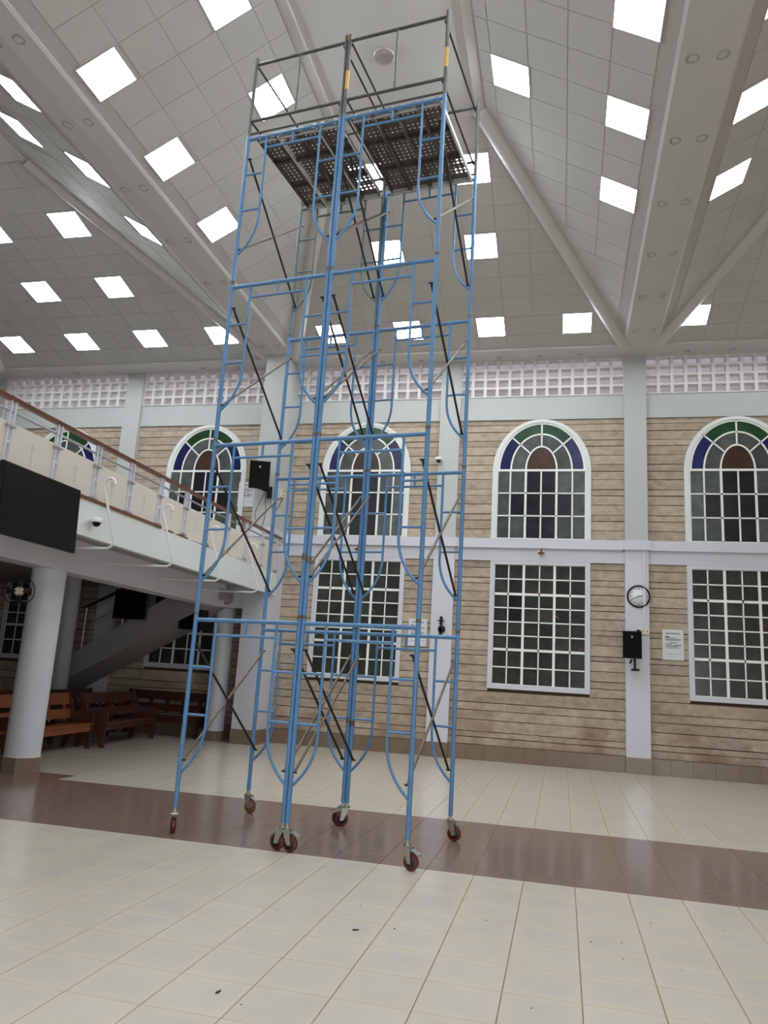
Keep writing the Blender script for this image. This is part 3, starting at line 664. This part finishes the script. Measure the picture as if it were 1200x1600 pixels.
# ---- pews
def pew(loc, rz, L, m, lb, slots=True):
    t = empty('church_pew', loc, rz); tag(t, lb, 'pew', 'wooden pews under the gallery')
    h = L/2                                   # length along local y, seat faces +x
    MB().prism([(-.02, -h, .43), (.03, -h, .45), (-.38, -h, .41), (-.40, -h, .37), (0, -h, .37)], (0, L, 0))
    MB().prism([(-.42, -h, .38), (.02, -h, .40), (.03, -h, .425), (.0, -h, .445), (-.42, -h, .42)], (0, L, 0)).build('seat', M[m], t)
    MB().box(-.03, .0, -h+.04, h-.04, .30, .395).build('seat_apron', M[m], t)
    for (z0, z1) in ((.50, .66), (.74, .93)):
        x0, x1 = -.42-(z0-.42)*.2, -.42-(z1-.42)*.2
        MB().prism([(x0, -h+.03, z0), (x0+.03, -h+.03, z0), (x1+.03, -h+.03, z1), (x1, -h+.03, z1)], (0, L-.06, 0)).build('back_rail', M[m], t)
    n = 5
    for k in range(n):
        y = -h+.2+(L-.4)*k/(n-1)
        MB().prism([(-.438, y-.04, .46), (-.415, y-.04, .46), (-.475, y-.04, .78), (-.498, y-.04, .78)], (0, .08, 0)).build('back_slat', M[m], t)
    for s in (-1, 1):
        y = s*(h-.03)
        MB().prism([(-.06, y-.025, 0), (.02, y-.025, 0), (.0, y-.025, .2), (.035, y-.025, .42), (.03, y-.025, .60), (-.1, y-.025, .64), (-.36, y-.025, .62), (-.50, y-.025, .95), (-.55, y-.025, .93), (-.46, y-.025, .4), (-.54, y-.025, 0), (-.44, y-.025, 0), (-.36, y-.025, .24), (-.14, y-.025, .24)], (0, .05, 0)).build('end_panel', M['pew_dark'], t)
    return t
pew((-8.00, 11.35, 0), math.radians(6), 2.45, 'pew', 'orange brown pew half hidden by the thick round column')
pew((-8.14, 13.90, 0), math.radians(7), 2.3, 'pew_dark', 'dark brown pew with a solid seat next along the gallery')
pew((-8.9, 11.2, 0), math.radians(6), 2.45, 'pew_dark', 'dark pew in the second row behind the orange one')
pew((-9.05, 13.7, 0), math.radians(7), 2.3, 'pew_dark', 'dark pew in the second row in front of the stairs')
pew((-8.6, 15.62, 0), math.radians(-90), 2.0, 'pew_dark', 'shaded pew facing outward against the rear wall under the window')  # dark wood colour stands in for the deep shade at this pew

# ================================================================== SCAFFOLD TOWERS
WID, DEP = 1.136, 1.379
ZL = [0.235, 2.012, 3.824, 5.634, 7.485]
def frame_parts(parent, y, z0, z1, m, first):
    fr_ = MB().tube((0, y, z1), (WID, y, z1), .021, 10).build('end_frame', M[m], parent)
    H_ = z1-z0
    pmk = MB()
    for x in (0, WID):
        MB().tube((x, y, z0+.0), (x, y, z1+.045), .0225, 12).build('post', M[m], fr_)
        MB().tube((x, y, z1+.045), (x, y, z1+.075), .0245, 12).build('joint_collar', M['brace2'], fr_)
    ins = .235
    for s, x0 in ((1, 0), (-1, WID)):
        X = lambda d: x0+s*d
        zb, zc = z1-1.0*H_/1.777, z1-1.455*H_/1.777
        pts = [(X(ins), y, z1), (X(ins), y, zb)]
        for k in range(1, 9):
            t = k/8; q = (1-t)**2; r = 2*t*(1-t); w = t*t
            pts.append((X(ins*q+ins*.97*r+.015*w), y, zb*q+(zb-.27)*r+zc*w))
        MB().path(pts, .014, 8).build('inner_tube', M[m], fr_)
        for dz in (.46, .915): MB().tube((X(0), y, z1-dz*H_/1.777), (X(ins), y, z1-dz*H_/1.777), .0125, 8).build('rung', M[m], fr_)
    MB().tube((ins, y, z1-.145), (WID-ins, y, z1-.145), .0135, 8).build('header_bar', M[m], fr_)
    MB().tube((WID/2, y, z1-.145), (WID/2, y, z1), .0135, 8).build('strut', M[m], fr_)
    return fr_
def brace(parent, x, y0, z0, y1, z1, m):
    a, b = Vector((x, y0, z0)), Vector((x, y1, z1)); d = (b-a).normalized()
    mb = MB().tube(a, b, .0125, 8); o = mb.build('cross_brace', M[m], parent)
    for p, s in ((a, 1), (b, -1)):
        sx = .03 if x < WID/2 else -.03
        MB().tube(p-Vector((sx*1.6, 0, 0)), p+Vector((sx*.8, 0, 0)), .010, 8).build('brace_pin', M['brace'], o)
def caster(parent, x, y, ang, tyre):
    c = MB().tube((x, y, .20), (x, y, .30), .017, 8).build('caster', M['zinc'], parent)
    MB().lathe([(.034, .208), (.037, .2), (.037, .19), (.03, .183)], 4, (x, y, 0)).build('top_plate', M['zinc'], c)
    r, tr, w = .07, .045, .021; dx, dy = math.cos(ang), math.sin(ang); nx, ny = -dy, dx
    wx, wy = x+dx*tr, y+dy*tr
    def rotm(prof, n=20):
        vs = []; fs = []
        for (rr, h) in prof:
            for j in range(n):
                a = 2*math.pi*j/n; vs.append((wx+dx*rr*math.cos(a)+nx*h, wy+dy*rr*math.cos(a)+ny*h, r+rr*math.sin(a)))
        for i in range(len(prof)-1):
            for j in range(n): fs.append((i*n+j, i*n+(j+1) % n, (i+1)*n+(j+1) % n, (i+1)*n+j))
        return MB().add(vs, fs, True).add(vs[:n], [tuple(range(n))[::-1]]).add(vs[-n:], [tuple(range(n))])
    rotm([(r-.022, -w), (r-.005, -w), (r, -w*.6), (r, w*.6), (r-.005, w), (r-.022, w)]).build('tyre', M[tyre], c)
    rotm([(.012, -w-.006), (r-.024, -w-.002), (r-.022, 0), (r-.024, w+.002), (.012, w+.006)]).build('hub', M['hub' if tyre == 'tyre' else 'tyre_brown'], c)
    f = MB()
    for s in (-1, 1):
        o1 = (x+nx*s*(w+.010), y+ny*s*(w+.010)); o2 = (wx+nx*s*(w+.010), wy+ny*s*(w+.010)); t = .004
        P = [Vector((o1[0]-dx*.03, o1[1]-dy*.03, .186)), Vector((o1[0]+dx*.045, o1[1]+dy*.045, .186)), Vector((o2[0]+dx*.018, o2[1]+dy*.018, r-.012)), Vector((o2[0]-dx*.018, o2[1]-dy*.018, r-.012))]
        f.prism(P, (nx*s*t, ny*s*t, 0))
    f.prism([(x-dx*.03-nx*.035, y-dy*.03-ny*.035, .183), (x+dx*.05-nx*.035, y+dy*.05-ny*.035, .183), (x+dx*.05+nx*.035, y+dy*.05+ny*.035, .183), (x-dx*.03+nx*.035, y-dy*.03+ny*.035, .183)], (0, 0, .006))
    f.build('fork', M['zinc'], c)
    b0 = Vector((x+dx*.05, y+dy*.05, .165)); b1 = Vector((x+dx*.135, y+dy*.135, .13)); nn = Vector((nx, ny, 0))*.024
    MB().prism([b0-nn, b0+nn, b1+nn, b1-nn], (0, 0, .010)).build('brake_pedal', M['chrome'], c)
def tower(org, rz, lb, cast, worn, yel):
    t = empty('scaffold_tower', org, rz); tag(t, lb, 'scaffold', 'blue scaffold towers')
    for i in range(4):
        z0, z1 = ZL[i], ZL[i+1]
        for k, y in enumerate((0, DEP)):
            frame_parts(t, y, z0 if i == 0 else z0+.075, z1, 'worn' if (k, i) in worn else 'blue', i == 0)
        for x in (.04, WID-.04):
            sc_ = (z1-z0)/1.777; zu_, zl_ = z1-.245*sc_, z1-1.34*sc_
            brace(t, x, 0, zu_, DEP, zl_, 'brace'); brace(t, x-(.012 if x < .5 else -.012), 0, zl_, DEP, zu_, 'brace2')
    for (x, y), a, ty in zip(((0, 0), (WID, 0), (0, DEP), (WID, DEP)), cast[0], cast[1]): caster(t, x, y, a-rz, ty)
    z = ZL[4]
    for k, y in enumerate((0, DEP)):
        g = MB().tube((0, y, 8.495), (WID, y, 8.495), .018, 8).build('guard_frame', M['guard'], t)
        for x in (0, WID):
            MB().tube((x, y, z+.07), (x, y, 8.575), .0215, 10).build('post', M['guard'], g)
            if k == 0 and yel:
                MB().tube((x, y, 7.86), (x, y, 8.10), .0223, 10).build('paint_band', M['yellow'], g)
        MB().tube((0, y, 7.73), (WID, y, 7.73), .017, 8).build('mid_rail', M['guard'], g)
        MB().tube((0, y, 7.56), (WID, y, 7.56), .013, 8).build('toe_rail', M['guard'], g)
        MB().tube((WID/2, y, 7.73), (WID/2, y, 8.495), .012, 8).build('upright', M['guard'], g)
    for x in (.03, WID-.03):
        for zz in (8.45, 7.70): MB().tube((x, 0, zz), (x, DEP, zz), .0125, 8).build('side_rail', M['brace'], t)
    return t
R_ = math.radians
tA = tower((-3.566, 7.0595, 0), -0.126, 'blue scaffold tower on the gallery side, wheels on the brown band',
           ((R_(118), R_(168), R_(-20), R_(170)), ('tyre', 'tyre', 'tyre_brown', 'tyre')), {(1, 3)}, False)
tA.scale = (1.0123, 1, 1)
tB = tower((-2.380, 6.902, 0), -0.126, 'blue scaffold tower on the clock side with yellow banded guard posts',
           ((R_(-10), R_(-25), R_(-168), R_(-12)), ('tyre', 'tyre', 'tyre', 'tyre')), set(), True)
for (z, y) in ((2.62, 0), (1.05, DEP), (8.52, 0)):
    MB().lathe([(.026, -.03), (.028, -.02), (.028, .02), (.026, .03)], 10, (0, y, z)).build('coupler', M['brace2'], tB)
    MB().lathe([(.026, -.03), (.028, -.02), (.028, .02), (.026, .03)], 10, (WID, y, z+.03)).build('coupler', M['brace2'], tA)
# planks
PW = 0.252
def plank_mesh():
    mb = MB(); x0, x1, y0, y1 = -PW/2, PW/2, .03, DEP-.03
    holes = set(); nx, ny = 9, 46; dx, dy = (x1-x0)/nx, (y1-y0)/ny; vid = {}; V = []; Fc = []
    def v(x, y):
        k = (round(x, 5), round(y, 5))
        if k not in vid: vid[k] = len(V); V.append((x, y, 0))
        return vid[k]
    for i in range(nx):
        for j in range(ny):
            a, b, c, d = x0+i*dx, x0+(i+1)*dx, y0+j*dy, y0+(j+1)*dy
            hole = i in (1, 3, 5, 7) and j % 2 == 1 and j % 15 not in (0, 14, 13)
            q = [v(a, c), v(b, c), v(b, d), v(a, d)]
            if not hole: Fc.append(tuple(q)); continue
            cx, cyy = (a+b)/2, (c+d)/2; r = min(dx, dy)*.40
            ring_ = [v(cx+r*math.cos(R_(225+45*k)), cyy+r*math.sin(R_(225+45*k))) for k in range(8)]
            for k in range(4):
                Fc.append((q[k], q[(k+1) % 4], ring_[(2*k+2) % 8], ring_[2*k+1], ring_[2*k]))
    n = len(V); V2 = V+[(x, y, -.003) for x, y, z in V]
    mb.add(V, Fc); return mb.mesh('scaffold_plank', M['plank'])
plm = plank_mesh()
side = {k: MB().box(-w_, w_, .0, DEP, -.055, .0).mesh('side_flange', M[k]) for k, w_ in (('plank_edge', .004), ('plank_light', .011))}
ribm = MB().box(-PW/2+.006, PW/2-.006, -.02, .02, -.04, -.002).mesh('cross_rib', M['plank_edge'])
endm = MB().box(-PW/2, PW/2, -.012, .012, -.055, .002).mesh('end_cap', M['plank_light'])
hookm = MB().box(-.018, .018, -.075, -.02, -.006, .008).box(-.018, .018, -.085, -.07, -.05, .008).mesh('hook', M['zinc'])
hookm2 = MB().box(-.018, .018, .02, .075, -.006, .008).box(-.018, .018, .07, .085, -.05, .008).mesh('hook', M['zinc'])
ORD = ('first from the gallery side', 'second from the gallery side', 'third from the gallery side', 'fourth from the gallery side')
for t, nm, rz, org, off in ((tA, 'gallery side tower', -0.126, (-3.566, 7.0595), .235), (tB, 'clock side tower', -0.126, (-2.380, 6.902), .205)):
    for k in range(4):
        xl = off+k*.258; cx, sx = math.cos(rz), math.sin(rz)
        o = link('scaffold_plank', plm, None, (org[0]+xl*cx, org[1]+xl*sx, 7.485+.020), (0, 0, rz))
        tag(o, 'perforated steel plank of the %s platform, %s' % (nm, ORD[k]), 'plank', 'steel scaffold planks')
        lt = (t is tA and k in (1,)) or (t is tB and k == 3)
        link('side_flange', side['plank_light' if (t is tA and k == 1) else 'plank_edge'], o, (-PW/2+.011, 0, 0)); link('side_flange', side['plank_light' if (t is tB and k == 3) or (t is tA and k == 2) else 'plank_edge'], o, (PW/2-.011, 0, 0))
        for y in (.46, .92): link('cross_rib', ribm, o, (0, y, 0))
        for y in (.035, DEP-.035): link('end_cap', endm, o, (0, y, 0))
        for x in (-.08, .08): link('hook', hookm, o, (x, .075, .004)); link('hook', hookm2, o, (x, DEP-.075, .004))

# ================================================================== SMALL THINGS ON THE WALL
YP = D-0.12                                # pilaster face
# clock
ck = empty('wall_clock', (1.487, YP, 3.425)); tag(ck, 'round white clock with black rim on the pilaster above the loudspeaker', 'clock')
MB().lathe([(.205, 0), (.205, -.02), (.002, -.02)], 36, axis='y').build('dial', M['face'], ck)
MB().path([(.212*math.cos(a), -.018, .212*math.sin(a)) for a in [2*math.pi*k/40 for k in range(40)]], .018, 8, closed=True).build('rim', M['black'], ck)
def text_mesh(body, size, m):
    cu = bpy.data.curves.new('numeral', 'FONT'); cu.body = body; cu.size = size; cu.align_x = 'CENTER'; cu.align_y = 'CENTER'; cu.extrude = .0008
    ob = bpy.data.objects.new('numeral', cu); COL.objects.link(ob); bpy.context.view_layer.update()
    me = bpy.data.meshes.new_from_object(ob.evaluated_get(bpy.context.evaluated_depsgraph_get())); bpy.data.objects.remove(ob); bpy.data.curves.remove(cu)
    me.materials.clear(); me.materials.append(m); return me
for k in range(1, 13):
    a = math.radians(90-30*k)
    link('numeral', text_mesh(str(k), .062, M['ink']), ck, (.158*math.cos(a), -.0225, .158*math.sin(a)), (math.pi/2, 0, 0))
for ang, L, w in ((90-30*2.7, .105, .008), (90-6*41, .15, .006)):
    a = math.radians(ang); d = Vector((math.cos(a), 0, math.sin(a))); n = Vector((-d.z, 0, d.x))*w
    MB().prism([(-d*.02+n)+Vector((0, -.026, 0)), (-d*.02-n)+Vector((0, -.026, 0)), (d*L-n*.5)+Vector((0, -.026, 0)), (d*L+n*.5)+Vector((0, -.026, 0))], (0, .002, 0)).build('hand', M['black'], ck)
# loudspeaker under the clock
def speaker(name_loc, lb, rz, w, h, d, tilt=0, stand=False):
    s = empty('loudspeaker', name_loc, rz); s.rotation_euler = (tilt, 0, rz); tag(s, lb, 'loudspeaker')
    MB().prism([(-w/2, -d/2, -h/2), (w/2, -d/2, -h/2), (w*.34, d/2, -h/2), (-w*.34, d/2, -h/2)], (0, 0, h)).build('cabinet', M['black'], s)
    MB().box(-w/2+.015, w/2-.015, -d/2-.012, -d/2, -h/2+.02, h/2-.02).build('grille', M['screen'], s)
    MB().box(-.02, .02, -d/2-.016, -d/2-.012, h*.25, h*.33).build('badge', M['chrome'], s)
    return s
s1 = speaker((1.36, 15.86, 2.44), 'black loudspeaker on the pilaster below the clock', R_(-14), .36, .52, .30)
MB().tube((.02, .0, -.26), (.02, .0, -.46), .022, 8).build('stem', M['black'], s1)
MB().lathe([(.07, -.50), (.075, -.47), (.03, -.45)], 16, (.02, 0, 0)).build('foot', M['black'], s1)
MB().tube((-.03, 0, -.28), (-.075, .0, -.36), .02, 8).build('knob', M['black'], s1)
MB().tube((.02, 0, -.47), (.06, .27, -.47), .018, 8).build('arm', M['black'], s1)
MB().box(.06, .11, .0, .2, .20, .30).build('plug', M['black'], s1)
sb = empty('socket_box', (1.60, YP, 2.73)); tag(sb, 'cream socket box beside the loudspeaker under the clock', 'socket')
MB().box(-.085, .085, -.05, 0, -.055, .055).build('cover', M['cream'], sb)
for x in (-.04, .04): MB().box(x-.012, x+.012, -.056, -.05, -.012, .012).build('outlet', M['brass'], sb)
cdt = box('conduit', 'lavender', 1.575, 1.625, YP-.03, YP, 2.785, 4.37); tag(cdt, 'lavender conduit running down the pilaster behind the clock', 'conduit')
# loudspeaker on pier
s3 = speaker((-6.42, 14.97, 5.66), 'black loudspeaker high on the deep pier above the gallery rail', R_(18), .44, .60, .34, R_(14))
MB().box(-.03, .03, .1, .2, -.32, -.24).build('yoke', M['black'], s3)
MB().tube((.05, .1, -.3), (.2, .2, -.36), .03, 8).build('arm', M['black'], s3)
MB().box(.16, .27, .12, .23, -.5, -.24).build('wall_plate', M['black'], s3)
sb2 = empty('socket_box', (-6.18, 15.7, 5.42)); tag(sb2, 'cream socket box on the side of the deep pier beside the high loudspeaker', 'socket')
MB().box(0, .05, -.09, .09, -.1, .1).build('cover', M['cream'], sb2)
for z in (-.04, .05): MB().box(.05, .056, -.03, .03, z-.012, z+.012).build('outlet', M['brass'], sb2)
def cable(pts, lb): o = MB().path(pts, .006, 6).build('cable', M['black']); tag(o, lb, 'cable', 'thin black cables on the pier'); return o
cable([(-6.42, PY-.01, 5.35), (-6.36, PY-.03, 4.9), (-6.45, PY-.02, 4.4)], 'thin cable hanging straight down from the loudspeaker on the pier')
cable([(-6.44, PY-.01, 5.35), (-6.62, PY-.02, 4.9), (-6.86+.3, PY-.02, 4.62)], 'thin cable slanting from the pier loudspeaker towards the gallery')
cable([(-6.28, PY-.02, 5.15), (-6.2, PY-.03, 4.98), (-6.15, PY+.02, 4.96), (-6.15, 15.55, 5.1), (-6.15, 15.7, 5.31)], 'looped thin cable between the pier loudspeaker and its socket box')
# notices
def notice(x0, x1, z0, z1, lb):
    o = empty('notice', ((x0+x1)/2, D-.02, (z0+z1)/2)); tag(o, lb, 'notice', 'printed notices on the stone wall')
    w, h = x1-x0, z1-z0
    MB().box(-w/2, w/2, -.006, .0, -h/2, h/2).build('sheet', M['paper'], o)
    rows_ = [(.37, -.33, .33, .03, 'ink'), (.25, -.36, -.18, .05, 'ink'), (.225, -.2, .16, .018, 'ink'), (.18, -.36, .38, .022, 'ink'), (.145, -.36, .34, .018, 'red_ink'), (.07, -.16, .22, .018, 'ink'), (.04, -.36, .02, .014, 'ink'), (-.01, -.36, -.02, .02, 'ink'), (-.015, .03, .38, .03, 'ink'), (-.055, -.36, .22, .02, 'ink'), (-.10, -.34, .33, .018, 'ink'), (-.30, -.36, .36, .008, 'ink')]
    for (z, a, b, t, m) in rows_: MB().box(a*w, b*w, -.0075, -.006, (z-t/2)*h, (z+t/2)*h).build('print_line', M[m], o)
notice(1.94, 2.34, 2.20, 2.80, 'white printed notice on the stone next to the clock pilaster')
notice(-3.22, -2.82, 2.22, 2.80, 'white printed notice partly hidden behind the scaffold posts')
notice(-7.47, -7.06, 5.23, 5.83, 'white printed notice below the high loudspeaker on the pier')
# brass wall fittings on the band
for x, lb in ((-0.45, 'small brass fitting on the band over the window beside the scaffold'), (-4.45, 'small brass fitting on the band behind the scaffold')):
    o = empty('brass_fitting', (x, D-.05, 4.30)); tag(o, lb, 'wall fitting', 'brass fittings on the lavender band')
    MB().lathe([(.085, 0), (.085, -.02), (.07, -.03), (.01, -.035)], 20, axis='y').build('backplate', M['pipe'], o)
    MB().tube((0, -.05, .08), (0, -.05, -.03), .02, 8).build('spindle', M['brass'], o)
    MB().lathe([(.012, -.06), (.07, -.03), (.075, -.02), (.02, -.0)], 14, (0, -.05, 0)).build('cup', M['brass'], o)
    MB().tube((0, 0, .05), (0, -.05, .05), .012, 8).build('arm', M['brass'], o)
# bracket and camera on the pilaster behind the scaffold
bk_ = empty('speaker_bracket', (-2.50, YP, 2.66)); tag(bk_, 'empty black speaker bracket on the pilaster behind the scaffold', 'bracket')
MB().box(-.025, .025, -.05, 0, .02, .20).build('plate', M['black'], bk_)
MB().box(-.07, .07, -.06, -.03, .10, .12).build('crossbar', M['black'], bk_)
MB().lathe([(.075, -.05), (.08, -.02), (.06, 0)], 18, (.015, 0, -.07), 'y').build('joint', M['black'], bk_)
MB().box(-.03, .02, -.05, 0, -.18, -.05).build('lug', M['black'], bk_)
cm = MB().lathe([(.06, .05), (.08, .04), (.08, 0), (.07, -.02)], 18).build('dome_camera', M['pipe'], None, (-2.70, YP-.09, 6.30)); tag(cm, 'white dome camera on the pilaster edge behind the scaffold', 'camera')
MB().lathe([(.05, -.02), (.045, -.05), (.01, -.07)], 14).build('lens_dome', M['screen'], cm)
MB().box(-.03, .03, .04, .09, 0, .04).build('mount', M['pipe'], cm)
# floor bits
gr = MB(); rr = random.Random(3)
for k in range(34):
    x, y = rr.uniform(-1.6, 2.2), rr.uniform(3.2, 6.4); s = rr.uniform(.002, .0045)
    gr.box(x-s, x+s*1.4, y-s, y+s, 0, s*.7)
o = gr.build('grit', M['grit']); tag(o, 'scattered dark specks of grit on the cream tiles', 'grit', kind='stuff')
for (x, y, a, lb) in ((-1.64, 3.92, 1.3, 'curled dark dry leaf on the cream tiles nearest the viewer'), (-1.25, 5.1, .4, 'small brown twig on the cream tiles near the scaffold wheel')):
    d = Vector((math.cos(a), math.sin(a), 0))*.022; n = Vector((-d.y, d.x, 0))*.35
    p = Vector((x, y, .001)); o = MB().prism([p-d, p-d*.3+n, p+d, p-d*.3-n], (0, 0, .006)).build('dry_leaf', M['grit']); tag(o, lb, 'leaf')
